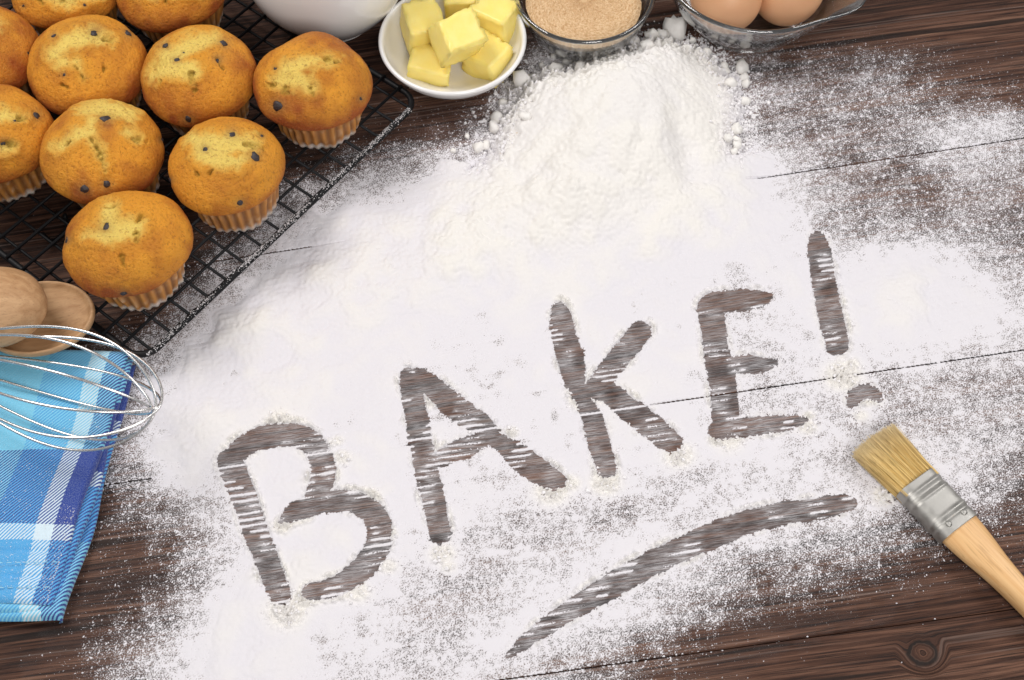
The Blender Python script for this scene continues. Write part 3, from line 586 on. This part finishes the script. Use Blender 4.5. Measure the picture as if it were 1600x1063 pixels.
def muffin(i, mx, my, wpx, patches, cracks, chips, tone, label):
    z_eq = RZ+.003+.0275
    c0 = at(mx, my+2, z_eq); Rm_ = mm(wpx/2, c0)
    base = np.array([c0[0], c0[1], RZ+.0030])
    root = empty('muffin', base); tag(root, label, 'muffin', 'muffins on the cooling rack')
    n = 200; k = Rm_/.0335
    prof = []
    for a in np.linspace(-78, 0, 12): aa = math.radians(a); prof.append((.0255+.0080*math.cos(aa)**.8, .0275+.0050*math.sin(aa)))
    for a in np.linspace(2, 90, 96): aa = math.radians(a); prof.append((.0335*max(math.cos(aa), 0)**.92+1e-5, .0275+.0235*math.sin(aa)**1.05))
    V, F = lathe(prof, n); V[:, :2] *= k
    dirn = V/np.linalg.norm(V-np.array([0, 0, .024]), axis=1)[:, None]
    lowf = noise3(V, 45.0, i)*.00075+noise3(V, 110.0, i+20)*.0003
    U = V-np.array([0, 0, .024]); U /= np.linalg.norm(U, axis=1)[:, None]
    V = V+U*(lowf*1.0)[:, None]
    Rt = np.array((Matrix.Rotation(math.radians(random.uniform(-6, 6)), 3, 'X') @ Matrix.Rotation(math.radians(random.uniform(-6, 6)), 3, 'Y')).to_3x3()); pv = np.array([0, 0, .026])
    V = (V-pv)*np.array([random.uniform(.965, 1.035), random.uniform(.965, 1.035), random.uniform(.9, 1.08)]) @ Rt.T+pv; U = U @ Rt.T
    W = V+base; px, py = project(W)
    wob = noise3(V, 130.0, i+8)*3.5+noise3(V, 280.0, i+3)*3.4+noise3(V, 700.0, i+5)*2.0
    up = np.clip((U[:, 2]+.12)*4, 0, 1)
    sdp = np.full(len(V), 1e3)
    def seg(a, b, wa, wb, acc):
        d = np.array(b)-np.array(a); tq = np.clip(((px-a[0])*d[0]+(py-a[1])*d[1])/(d @ d+1e-9), 0, 1)
        return np.minimum(acc, np.hypot(px-a[0]-tq*d[0], py-a[1]-tq*d[1])-(wa+(wb-wa)*tq)*.62)
    for pl in patches:
        for a, b in zip(pl[:-1], pl[1:]): sdp = seg(a[:2], b[:2], a[2], b[2], sdp)
    sdc = np.full(len(V), 1e3)
    for pl in cracks:
        for a, b in zip(pl[:-1], pl[1:]): sdc = seg(a, b, 0, 0, sdc)
    pale = np.clip(.5-(sdp+wob)/19.0, 0, 1); pale = pale*pale*(3-2*pale)*up
    crk = np.exp(-(np.clip(sdc+wob*.55-.5, 0, None)/2.2)**2)*up*np.clip(.75+.5*noise3(V, 500.0, i+14), .2, 1)
    blot = noise3(V, 75.0, i+9)
    disp = -.0007*pale+.0006*np.exp(-((sdp-6)/5.0)**2)*up-.0024*crk+noise3(V, 420.0, i+2)*.00016*(.5+pale)+noise3(V, 190.0, i+31)*.0005*pale+noise3(V, 900.0, i+41)*.00008
    # shallow dents where chips sit
    hal = np.zeros(len(V))
    for (x, y, r) in chips: hal = np.maximum(hal, np.exp(-(np.hypot(px-x, (py-y)*1.1)/(r*1.75))**2))
    disp = disp-.0006*hal*up
    V = V+U*disp[:, None]
    rim = np.clip(1-(V[:, 2]-.026)/.012, 0, 1)
    gold = np.array([.90, .375, .034]); brown = np.array([.47, .128, .018]); yel = np.array([.99, .72, .17]); olive = np.array([.42, .27, .035])
    f = np.clip(.26+.30*blot+.20*noise3(V, 200.0, i+77)-tone*1.2+.85*rim**1.1-.30*np.clip(U[:, 2]-.5, 0, 1), 0, 1.15)[:, None]
    colr = gold*(1-f)+brown*f; colr = colr*(1-pale[:, None])+yel*pale[:, None]
    halo = np.exp(-((sdp-3)/10.0)**2)[:, None]*.35*up[:, None]; colr = colr*(1-halo)+np.array([.76, .36, .04])*halo
    colr = colr*(1-.75*crk[:, None])+olive*.75*crk[:, None]
    hw_ = (.55*hal*up)[:, None]; colr = colr*(1-hw_)+np.array([.34, .20, .07])*hw_
    cake = link('cake', np_mesh('cake', V, F, True, col=colr), M['crust'], root)
    # pleated paper case
    np_, rows = 30, 12; na = np_*6; a = np.arange(na)*2*math.pi/na; zz = np.linspace(0, .0262, rows); Vc = []; Cc = []
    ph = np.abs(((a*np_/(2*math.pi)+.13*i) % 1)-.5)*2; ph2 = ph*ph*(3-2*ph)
    jit = np.interp(a, np.linspace(0, 2*math.pi, 31), np.r_[rng.normal(0, 1, 30), 0])
    for j, z in enumerate(zz):
        tz = z/.0262; r0 = (.0232+.0040*tz)*k; r = r0+(ph2-.5)*(.0012+.0006*tz)+jit*.0007*tz+noise3(np.stack([r0*np.cos(a), r0*np.sin(a), a*0+z], -1), 160.0, i+60)*.0005
        if j == 0: r = r-.0006
        Vc.append(np.stack([r*np.cos(a), r*np.sin(a), np.full(na, z)], -1))
        wet = np.clip((tz-.06-.05*jit)/.14, 0, 1)
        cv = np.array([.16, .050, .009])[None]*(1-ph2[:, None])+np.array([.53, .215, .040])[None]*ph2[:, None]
        gl = np.clip(noise3(np.stack([r0*np.cos(a), r0*np.sin(a), a*0+z], -1), 420.0, i+61)*.6-.2, 0, .45)*ph2; cv = cv*(1-gl[:, None])+np.array([.80, .66, .48])*gl[:, None]  # gl: patchy pale glints painted into the colour of the pleat ridges
        st_ = np.clip(noise3(np.stack([r0*np.cos(a), r0*np.sin(a), a*0+z], -1), 130.0, i+62)*.5, 0, .55); cv = cv*(1-st_[:, None])+np.array([.28, .10, .02])*st_[:, None]
        cv = cv*wet[:, None]+np.array([.76, .70, .64])[None]*(1-wet[:, None])
        Cc.append(cv)
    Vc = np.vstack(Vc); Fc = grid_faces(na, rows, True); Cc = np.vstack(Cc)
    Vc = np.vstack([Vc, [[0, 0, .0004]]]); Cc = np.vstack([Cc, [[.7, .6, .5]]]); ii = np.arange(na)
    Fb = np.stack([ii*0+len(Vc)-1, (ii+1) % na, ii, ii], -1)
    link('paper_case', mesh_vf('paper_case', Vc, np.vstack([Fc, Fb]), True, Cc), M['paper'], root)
    # dark chips set in the crust
    for q_, (x, y, r) in enumerate(chips):
        d2 = (px-x)**2+(py-y)**2+np.where(((V+base-CAM)*(U)).sum(1) > 0, 1e6, 0); j = int(np.argmin(d2))
        s = mm(r, W[j])*1.06; nn = Vector(U[j])
        nv = np.clip(noise3(ICV, 1.7, i*7+q_)*.27, -.4, .45)
        Vv = ICV*(1+nv[:, None])*np.array([s, s*.85, s*.62])
        o = link('chip', mesh_vf('chip', Vv, ICF), M['chip'], root); o.location = V[j]-U[j]*s*.22
        o.rotation_euler = (nn.to_track_quat('Z', 'Y') @ Matrix.Rotation(random.random()*6, 3, 'Z').to_quaternion()).to_euler()
for i, m_ in enumerate(MUF): muffin(i, *m_)

# ------------------------------------------------------------------ white jug
def solid_lathe(name, outer, inner, m, parent=None, n=96, rfun=None):
    V, F = lathe(list(outer)+list(inner), n, rfun)
    return link(name, mesh_vf(name, V, F), m, parent)
b0 = at(521, 44)
jug_o = [(1e-5, .0), (.020, 0), (.0225, .0012), (.0255, .005), (.034, .016), (.041, .028), (.0445, .040), (.0445, .052), (.042, .066), (.0385, .080), (.037, .090), (.0385, .098)]
jug_o = [(r_*1.10, z_) for r_, z_ in spline(jug_o, 70)]
jug_i = [(.0365, .098), (.035, .09), (.036, .08), (.041, .06), (.0415, .045), (.036, .028), (.022, .012), (1e-5, .009)]
jug = solid_lathe('jug', jug_o, jug_i, M['china']); jug.location = (b0[0], b0[1]+.012, 0); tag(jug, 'white china jug with a rounded base behind the muffins', 'jug')

# ------------------------------------------------------------------ butter dish and butter
zr = .026; bc = at(707, 60, zr); RB = mm(116, bc)
bo = [(1e-5, 0), (.016, 0), (.0175, .001), (.022, .0045), (RB*.80, .0130), (RB*.94, .0205), (RB, .0258)]
bo = [tuple(p) for p in spline(bo, 40)]+[(RB-.0004, .0268), (RB-.0014, .0272), (RB-.0024, .0266)]
bi = [tuple(p) for p in spline([(RB-.0030, .0252), (RB*.88, .0195), (RB*.74, .0130), (.020, .0070), (.012, .0052), (1e-5, .0050)], 40)]
bd = solid_lathe('dish', bo, bi, M['china']); bd.location = (bc[0], bc[1], 0); tag(bd, 'small round white china dish holding yellow butter cubes', 'dish')
def butter(px, py, z, sx, sy, sz, rot, label, seed):
    bm = bmesh.new(); bmesh.ops.create_cube(bm, size=1.0)
    bmesh.ops.scale(bm, vec=(sx, sy, sz), verts=bm.verts)
    for v in bm.verts: v.co += Vector([random.uniform(-.0016, .0016) for _ in range(3)])
    bmesh.ops.bevel(bm, geom=list(bm.edges), offset=.0004, segments=2, affect='EDGES')
    bmesh.ops.subdivide_edges(bm, edges=[e for e in bm.edges if e.calc_length() > .006], cuts=9, use_grid_fill=True)
    P = np.array([v.co[:] for v in bm.verts]); d = noise3(P, 110.0, seed)*.00045+noise3(P, 420.0, seed+4)*.00016
    ed = np.sort(np.abs(P)/np.array([sx, sy, sz])*2, axis=1)[:, 1]; d = d+np.where(ed > .86, noise3(P, 600.0, seed+8)*.0008, 0)
    N = [v.normal.copy() for v in bm.verts]
    for v, dd, nn in zip(bm.verts, d, N): v.co += nn*float(dd)
    me = bpy.data.meshes.new('butter_cube'); bm.to_mesh(me); bm.free(); me.polygons.foreach_set('use_smooth', [True]*len(me.polygons))
    o = link('butter_cube', me, M['butter']); p = at(px, py, z-.006); o.location = p; o.rotation_euler = tuple(math.radians(q) for q in rot)
    tag(o, label, 'butter', 'butter cubes in the dish')
butter(672, 104, .0185, .024, .019, .018, (6, 3, -8), 'butter cube at the front left of the dish', 1)
butter(763, 92, .0195, .024, .022, .017, (4, -12, -38), 'butter cube leaning at the front right of the dish', 2)
butter(664, 42, .0290, .022, .023, .021, (8, 5, 20), 'butter cube at the back left, against the dish rim', 3)
butter(775, 30, .0280, .023, .021, .020, (5, -4, -35), 'butter cube at the back right of the dish', 4)
butter(715, 58, .0400, .024, .021, .018, (28, 8, 32), 'topmost butter cube, tilted across the others', 5)
butter(722, 2, .0260, .022, .022, .020, (0, 5, 10), 'butter cube at the far side, mostly behind the others', 6)

# ------------------------------------------------------------------ glass bowls
def glass_bowl(name, cx, cy, zr, rpx, label, lip=None):
    cc = at(cx, cy, zr); R = mm(rpx, cc); th = .0021
    o = [(1e-5, .0), (.55*R, 0), (.585*R, .0006), (.60*R, .0025), (.66*R, .006), (.80*R, zr*.36), (.92*R, zr*.68), (.985*R, zr*.93)]
    o = [tuple(p) for p in spline(o, 44)]+[(R, zr*.97), (R+.0004, zr), (R-.0003, zr+.0009), (R-.0010, zr+.0013), (R-.0018, zr+.0009)]
    i_ = [tuple(p) for p in spline([(R-th-.0001, zr), (.985*R-th, zr*.92), (.92*R-th, zr*.68), (.79*R-th, zr*.38+.001), (.62*R-th, .0085), (.5*R, .0062), (1e-5, .006)], 44)]
    def rf(r, z, a):
        if lip is None: return r+0*a
        d = (a-lip[0]+math.pi) % (2*math.pi)-math.pi
        return r+lip[1]*np.exp(-(d/.34)**2)*np.clip((z-zr*.45)/(zr*.55), 0, 1.1)**1.6
    ob = solid_lathe(name, o, i_, M['glass'], n=120, rfun=rf); ob.location = (cc[0], cc[1], 0); tag(ob, label, 'bowl')
    return cc, R
cs_, RS = glass_bowl('glass_bowl', 913, -14, .036, 110, 'clear glass bowl filled with brown sugar')
# sugar: a slightly domed, grainy surface filling the bowl
ns, nr = 220, 90; a = np.arange(ns)*2*math.pi/ns; V = []
Rs = .915*RS-.0034
for j in range(nr):
    t_ = j/(nr-1); r = Rs*t_+1e-5; V.append(np.stack([r*np.cos(a), r*np.sin(a), np.full(ns, .0262)+.0022*(1-t_**2)], -1))
Vt = np.vstack(V); rq = np.clip(np.hypot(Vt[:, 0], Vt[:, 1])/.004, 0, 1); Vt[:, 2] += noise3(Vt, 60, 2)*.0006+rng.normal(0, .00016, len(Vt))*rq**2; Vt[:, :2] += rng.normal(0, .00008, (len(Vt), 2))*(rq >= 1)[:, None]
Vb = [np.stack([r*np.cos(a), r*np.sin(a), np.full(ns, z)], -1) for r, z in ((.86*RS-.0034, .0205), (.76*RS-.0034, .0142), (.60*RS-.0034, .0094), (.3*RS, .0072), (1e-5, .0070))]
Vs = np.vstack([Vt]+Vb); Fs = grid_faces(ns, nr+5, True)
cols = np.repeat(np.clip(.5+rng.normal(0, .35, (len(Vs), 1)), 0, 1), 3, 1)
t = NT('sugar_crystals'); sc_ = t.n('ShaderNodeSeparateColor'); t.l(t.attr('col'), sc_.inputs[0])
t.set(t.mix(sc_.outputs[0], (.52, .29, .115), (.84, .62, .38)), .35); t.bump(t.noise(t.obj(), 1800.0, 2.0), .6, .0008)
sg = link('brown_sugar', mesh_vf('brown_sugar', Vs, Fs, False, cols), t.m); sg.location = (cs_[0], cs_[1], 0)
tag(sg, 'light brown granulated sugar filling the glass bowl', 'sugar', kind='stuff')
ce, RE = glass_bowl('glass_bowl', 1180, -58, .040, 148, 'clear glass bowl with a pouring lip holding brown eggs', lip=(math.radians(-28), .012))
def egg(px, py, z, r, rot, label):
    aa = np.linspace(0, math.pi, 40); prof = []
    for q_ in aa:
        x = -math.cos(q_); prof.append((max(r*math.sin(q_)*(1-.13*x), 1e-5), r*1.30*x))
    V, F = lathe(prof, 56); o = link('egg', mesh_vf('egg', V, F), M['egg']); o.location = at(px, py, z); o.rotation_euler = tuple(math.radians(q_) for q_ in rot)
    tag(o, label, 'egg', 'eggs in the glass bowl')
egg(1133, -22, .032, .0212, (-62, 0, 8), 'brown egg on the left of the glass bowl')
egg(1238, -30, .030, .0208, (-60, 0, -30), 'brown egg on the right of the glass bowl')

# ------------------------------------------------------------------ folded towel
tr, br = at(203, 547, .012), at(84, 946, .012)
ev = br-tr; ev[2] = 0; LV = np.linalg.norm(ev); ev /= LV; eu = np.array([ev[1], -ev[0], 0.0]); eu = eu if eu[0] < 0 else -eu
ang_ = math.radians(7.0); eu = np.array([eu[0]*math.cos(ang_)-eu[1]*math.sin(ang_), eu[0]*math.sin(ang_)+eu[1]*math.cos(ang_), 0])
org = np.array([tr[0], tr[1], 0.0])
towel = empty('towel', org); tag(towel, 'folded blue and white plaid cotton towel under the whisk', 'towel')
def layer(name, z0, z1, du, dv0, dv1, vofs, seed):
    """rounded slab of cloth between heights z0 and z1; du moves its folded right edge"""
    T = z1-z0; r = T/2; WU = .22; nu = 90
    us = [(r*(1-math.sin(q_)), z0+r-r*math.cos(q_)) for q_ in np.linspace(0, math.pi, 12)]   # round fold
    us = us+[(r+(WU-r)*((k+1)/nu)**1.2, z1) for k in range(nu)]
    v0, v1 = dv0, LV+dv1; nv = 150; vs = np.linspace(v0, v1, nv)
    Vv = []; cl = []
    for v in vs:
        e = min(1.0, (v-v0)/.004+.15, (v1-v)/.004+.15); e = math.sqrt(max(0, 1-(1-e)**2))
        for j, (u, z) in enumerate(us):
            p = org*0+eu*(u+du+.0012*math.sin(v*38+seed)+.0008*math.sin(v*95+seed*2))+ev*(v+.0015*math.sin(u*40+seed))
            zz_ = z0+(z-z0)*e
            Vv.append((p[0], p[1], zz_)); cl.append((u+.0015 if j > 11 else (u-.0 if z > z0+r else -u)+.0015, v+vofs, 0))
    Vv = np.array(Vv); wv = noise3(Vv*np.array([1, 1, .2]), 55.0, seed)*.0007+noise3(Vv*np.array([1, 1, .2]), 22.0, seed+2)*.0019
    hem = 0
    if vofs == 0:
        vv_ = np.repeat(vs, len(us)); hem = -.0011*np.exp(-((vv_-(LV-.0135))/.0012)**2)-.0010*np.exp(-((vv_-(LV-.026))/.0012)**2)+.0006*np.sin(np.tile([u for u, z in us], nv)*500)*np.exp(-((vv_-(LV-.0135))/.004)**2)
    top = (Vv[:, 2]-z0)/T; Vv[:, 2] += np.clip(top, 0, 1)*(wv+hem)
    me = np_mesh(name, Vv, grid_faces(len(us), nv), True)
    at_ = me.attributes.new('cloth', 'FLOAT_VECTOR', 'POINT'); at_.data.foreach_set('vector', np.array(cl, dtype=np.float32).ravel())
    link(name, me, M['plaid'], towel)
layer('bottom_fold', .0005, .0050, -.0030, .002, .0035, .06, 1)
layer('middle_fold', .0045, .0088, -.0012, .001, .0015, .03, 2)
layer('top_fold', .0083, .0125, .0008, .0, -.0010, .0, 3)

# two rows of hem stitches across the lower end
Vs_, Fs_ = [], []
for row, vv0 in enumerate((LV-.0085, LV-.0205)):
    for k in range(26):
        u0 = .004+k*.0042; zt = .01335-(.0 if row else .0003)
        p0, p1 = eu*u0+ev*vv0, eu*(u0+.0026)+ev*(vv0+.0001)
        Vq, Fq = tube([(p0[0], p0[1], zt-.0006), (p0[0]*.7+p1[0]*.3, p0[1]*.7+p1[1]*.3, zt), (p0[0]*.3+p1[0]*.7, p0[1]*.3+p1[1]*.7, zt), (p1[0], p1[1], zt-.0006)], .00022, 5)
        Fs_.append(Fq+sum(len(x) for x in Vs_)); Vs_.append(Vq)
t = NT('pale_thread'); t.set(t.mix(t.noise(t.obj(), 900.0), (.30, .62, .80), (.48, .76, .88)), .85); M['thread'] = t.m
hs = link('hem_stitching', mesh_vf('hem_stitching', np.vstack(Vs_), np.vstack(Fs_)), M['thread'], towel); hs['kind'] = 'stuff'

# ------------------------------------------------------------------ wooden spoons
def spoon(px, py, z, a, b, rotz, tilt, flip, label, hl=.20):
    """oval wooden spoon; head half-length a (along the handle), half-width b"""
    root = empty('wooden_spoon', at(px, py, z)); tag(root, label, 'wooden spoon')
    root.rotation_euler = (math.pi if flip else 0, tilt, rotz)
    n = 72; aa = np.arange(n)*2*math.pi/n; V = []
    prof = [(t_, -.0085*(1-t_**2)**.8) for t_ in np.linspace(.02, .985, 22)]+[(1.0, .0012), (.995, .0026), (.975, .0034), (.945, .0034), (.915, .0024)]+[(t_, .0012-.0066*(1-(t_/.9)**2)) for t_ in np.linspace(.88, .02, 20)]
    for t_, z_ in prof: V.append(np.stack([a*t_*np.cos(aa), b*t_*np.sin(aa), np.full(n, z_)], -1))
    if flip:   # deep rounded back
        V = [np.where(np.array([0, 0, 1.0]) > 0, v*np.array([1, 1, 2.0]), v) for v in V]
    link('head', mesh_vf('head', np.vstack(V), grid_faces(n, len(prof), True)), M['spoon'], root)
    xs_ = np.linspace(-a*.93, -a-hl, 24); rr = np.interp(xs_, [-a-hl, -a-hl*.4, -a*1.05, -a*.93], [.0065, .0055, .006, .0045])
    V, F = tube([(x, 0, -.001) for x in xs_], rr, 16); link('handle', mesh_vf('handle', V, F), M['spoon'], root)
spoon(62, 500, .025, .0275, .0215, math.radians(12), math.radians(3), False, 'wooden spoon with its hollow side up, beneath the other spoon')
spoon(-8, 476, .041, .0240, .0215, math.radians(6), math.radians(2), True, 'wooden spoon lying face down at the left photo edge')

# ------------------------------------------------------------------ whisk
wk = empty('whisk', at(-150, 540, .012)*np.array([1, 1, 0])); tag(wk, 'steel balloon whisk lying on the plaid towel', 'whisk'); wo = np.array(wk.location)
A = at(-150, 545, .032); B = at(252, 642, .043); axd = B-A; LW = np.linalg.norm(axd); axd /= LW
sx_ = np.cross(axd, [0, 0, 1.0]); sx_ /= np.linalg.norm(sx_); sz_ = np.cross(sx_, axd)
tips = []
for k, (ang, rs, le) in enumerate(((8, 1.0, 1.0), (44, .98, .985), (80, .95, .965), (118, .97, .975), (152, 1.0, .99))):
    a = math.radians(ang); sd_ = sx_*math.cos(a)+sz_*math.sin(a); s_ = np.linspace(0, 1, 60); s_ = 1-(1-s_)**1.8
    rad = .0272*rs*np.sin(math.pi*np.clip(s_, 0, 1)**1.75)**.55+.003*(1-s_)
    bow = np.cross(axd, sd_)*.0016*(k-2)
    up_ = [A+axd*LW*le*s+sd_*r_+bow*s for s, r_ in zip(s_, rad)]; dn = [A+axd*LW*le*s-sd_*r_+bow*s for s, r_ in zip(s_, rad)]
    path = np.array(up_+dn[::-1][1:])-wo
    V, F = tube(path, .00072, 8); link('wire_loop', mesh_vf('wire_loop', V, F), M['steel'], wk)
    tips.append(path+wo)
V, F = tube([A-axd*.115-wo, A-axd*.10-wo, A-axd*.02-wo, A+axd*.004-wo], [.006, .0075, .0065, .0055], 20); link('handle', mesh_vf('handle', V, F), M['steel'], wk)
Pt = np.vstack(tips); qx, qy = project(Pt); Pt = Pt[(qx > 165)]
idx = rng.choice(len(Pt), 2600); off = rng.normal(0, 1, (2600, 3)); off[:, 2] = np.abs(off[:, 2])*1.6; off /= np.linalg.norm(off, axis=1)[:, None]
i2 = np.clip(idx+rng.choice([-1, 1], 2600), 0, len(Pt)-1); tq = rng.random((2600, 1))*.5
j_ok = np.linalg.norm(Pt[i2]-Pt[idx], axis=1) < .004
P = (Pt[idx]*(1-tq)+Pt[i2]*tq+off*.00066)[j_ok]
g = grains('flour_specks', P, .00008+.00012*rng.random(len(P))**2); tag(g, 'flour dust clinging to the tips of the whisk wires', 'flour specks', kind='stuff')
# specks on the towel
n = 1900; u_ = rng.random(n)**2.0*.06; v_ = (.25+.75*rng.random(n)**.7)*LV; P = org+eu[None]*(u_+.003)[:, None]+ev[None]*v_[:, None]; P[:, 2] = .0130
g = grains('flour_specks', P, .00010+.00020*rng.random(n)**2); tag(g, 'flour specks sprinkled on the right side of the towel', 'flour specks', kind='stuff')

# ------------------------------------------------------------------ pastry brush
zb = .0075
F0, F1 = (at(1400, 771, zb)+at(1457, 737, zb))/2, (at(1470, 850, zb)+at(1526, 806, zb))/2
bxd = F1-F0; LF = np.linalg.norm(bxd); bxd /= LF; byd = np.cross([0, 0, 1.0], bxd); bzd = np.array([0, 0, 1.0])
WF = np.linalg.norm(at(1402, 772, zb)-at(1457, 737, zb))*1.02
brush = empty('pastry_brush', (F0[0], F0[1], 0)); tag(brush, 'pastry brush with blond bristles, tin ferrule and pale wooden handle lying in the flour', 'brush')
brush.rotation_euler = (0, 0, math.atan2(bxd[1], bxd[0]))
def ring(x, hw, ht, zc, n=56, p=5.0, px_=None):
    a = np.arange(n)*2*math.pi/n; ca, sa = np.cos(a), np.sin(a)
    return np.stack([np.full(n, x), hw*np.sign(ca)*np.abs(ca)**(2/p), zc+ht*np.sign(sa)*np.abs(sa)**(2/(p if px_ is None else px_))], -1)
# ferrule with two raised ribs near the bristles and one groove near the handle
xsf = np.linspace(0, LF, 90); rings = []
for x in xsf:
    f = x/LF
    rib = .0006*(np.exp(-((f-.17)/.030)**2)+np.exp(-((f-.33)/.030)**2))+.00065*np.exp(-((f-.72)/.035)**2)-.0004*np.exp(-((f-.25)/.03)**2)-.0005*np.exp(-((f-.80)/.03)**2)
    rings.append(ring(x, WF/2+rib*.4, .0058+rib+.0006*f, zb, p=4.2, px_=3.0))
Vf_ = np.vstack([ring(0, WF/2-.0006, .0052, zb, p=4.2, px_=3.0)]+rings+[ring(LF, WF/2-.0006, .0052, zb, p=4.2, px_=3.0)])
fo = link('ferrule', mesh_vf('ferrule', Vf_, grid_faces(56, len(rings)+2, True)), M['tin'], brush)
for (fx_, fy_) in ((.86, .22), (.86, -.22)):
    Vn = ICV*np.array([.0016, .0016, .0007]); o = link('rivet', mesh_vf('rivet', Vn, ICF), M['tin'], brush); o.location = (LF*fx_, WF*fy_, zb+.0064)
# handle: wide shoulder narrowing to a slim grip, running out of frame
hx = np.linspace(-.006, .175, 70); hw = np.interp(hx, *np.array([(-.006, WF*.48), (0, WF*.48), (.006, WF*.47), (.016, WF*.38), (.030, WF*.29), (.046, WF*.245), (.075, WF*.24), (.12, WF*.30), (.15, WF*.30), (.175, WF*.12)]).T)
hw = np.convolve(np.r_[[hw[0]]*3, hw, [hw[-1]]*3], np.ones(7)/7, 'valid')
rings = [ring(LF+x, w_, .0052+.0016*np.clip(x/.05, 0, 1), zb+.0006, p=2.8, px_=2.3) for x, w_ in zip(hx, hw)]
Vh = np.vstack(rings+[np.array([[LF+.1755, 0, zb+.0006]])]); nh = len(Vh)-1; ii = np.arange(56)
Fh = np.vstack([grid_faces(56, len(rings), True), np.stack([(len(rings)-1)*56+ii, (len(rings)-1)*56+(ii+1) % 56, ii*0+nh, ii*0+nh], -1)])
link('handle', mesh_vf('handle', Vh, Fh), M['handle'], brush)
# bristles: thin curved hairs
LB = np.linalg.norm(at(1361, 687, zb)-F0); nb = 2600
yy = rng.uniform(-1, 1, nb); zz = rng.uniform(-1, 1, nb); L = LB*(1.0+rng.normal(0, .03, nb)-.04*yy**2)
Vb, Fb_, Cb = [], [], []
ts = np.linspace(0, 1, 6)
flare = 1.0+.22*ts**1.4
wig = rng.normal(0, .0007, (nb, 2)); wig2 = rng.normal(0, .0003, (nb, 2)); wr = rng.uniform(.00013, .00021, nb)
X = .004-(L[:, None]+.004)*ts[None]
Y = yy[:, None]*(WF/2*.93)*flare[None]+wig[:, :1]*ts[None]**2+wig2[:, :1]*np.sin(ts*3)[None]
Z = zb+zz[:, None]*.0047*(1-.25*ts[None])-(zb-.0052)*ts[None]**1.5*.6+wig[:, 1:]*ts[None]**2*.6
Z = np.maximum(Z, .0006)
Wd = wr[:, None]*(1-.55*ts[None]**3)
quad = [(1, 0), (-.5, .87), (-.5, -.87)]
Vb = np.stack([np.stack([X, Y+a_*Wd, Z+b_*Wd], -1) for a_, b_ in quad], 2)      # hair, station, corner, xyz
f0 = []
for s in range(5):
    for c_ in range(3): f0.append((s*3+c_, s*3+(c_+1) % 3, (s+1)*3+(c_+1) % 3, (s+1)*3+c_))
Fb_ = (np.array(f0)[None]+18*np.arange(nb)[:, None, None]).reshape(-1, 4)
tone = rng.random((nb, 1, 1, 1)); Cb = np.array([.62, .38, .09])*(1-tone)+np.array([.93, .72, .33])*tone
Cb = Cb*(1-.0*ts[None, :, None, None])+np.zeros((nb, 6, 3, 3)); tipc = np.array([.86, .74, .50]); tw_ = (ts**4)[None, :, None, None]*.6; Cb = Cb*(1-tw_)+tipc*tw_
br_ = link('bristles', np_mesh('bristles', Vb.reshape(-1, 3), Fb_, True, col=Cb.reshape(-1, 3)), M['bristle'], brush); br_['kind'] = 'stuff'
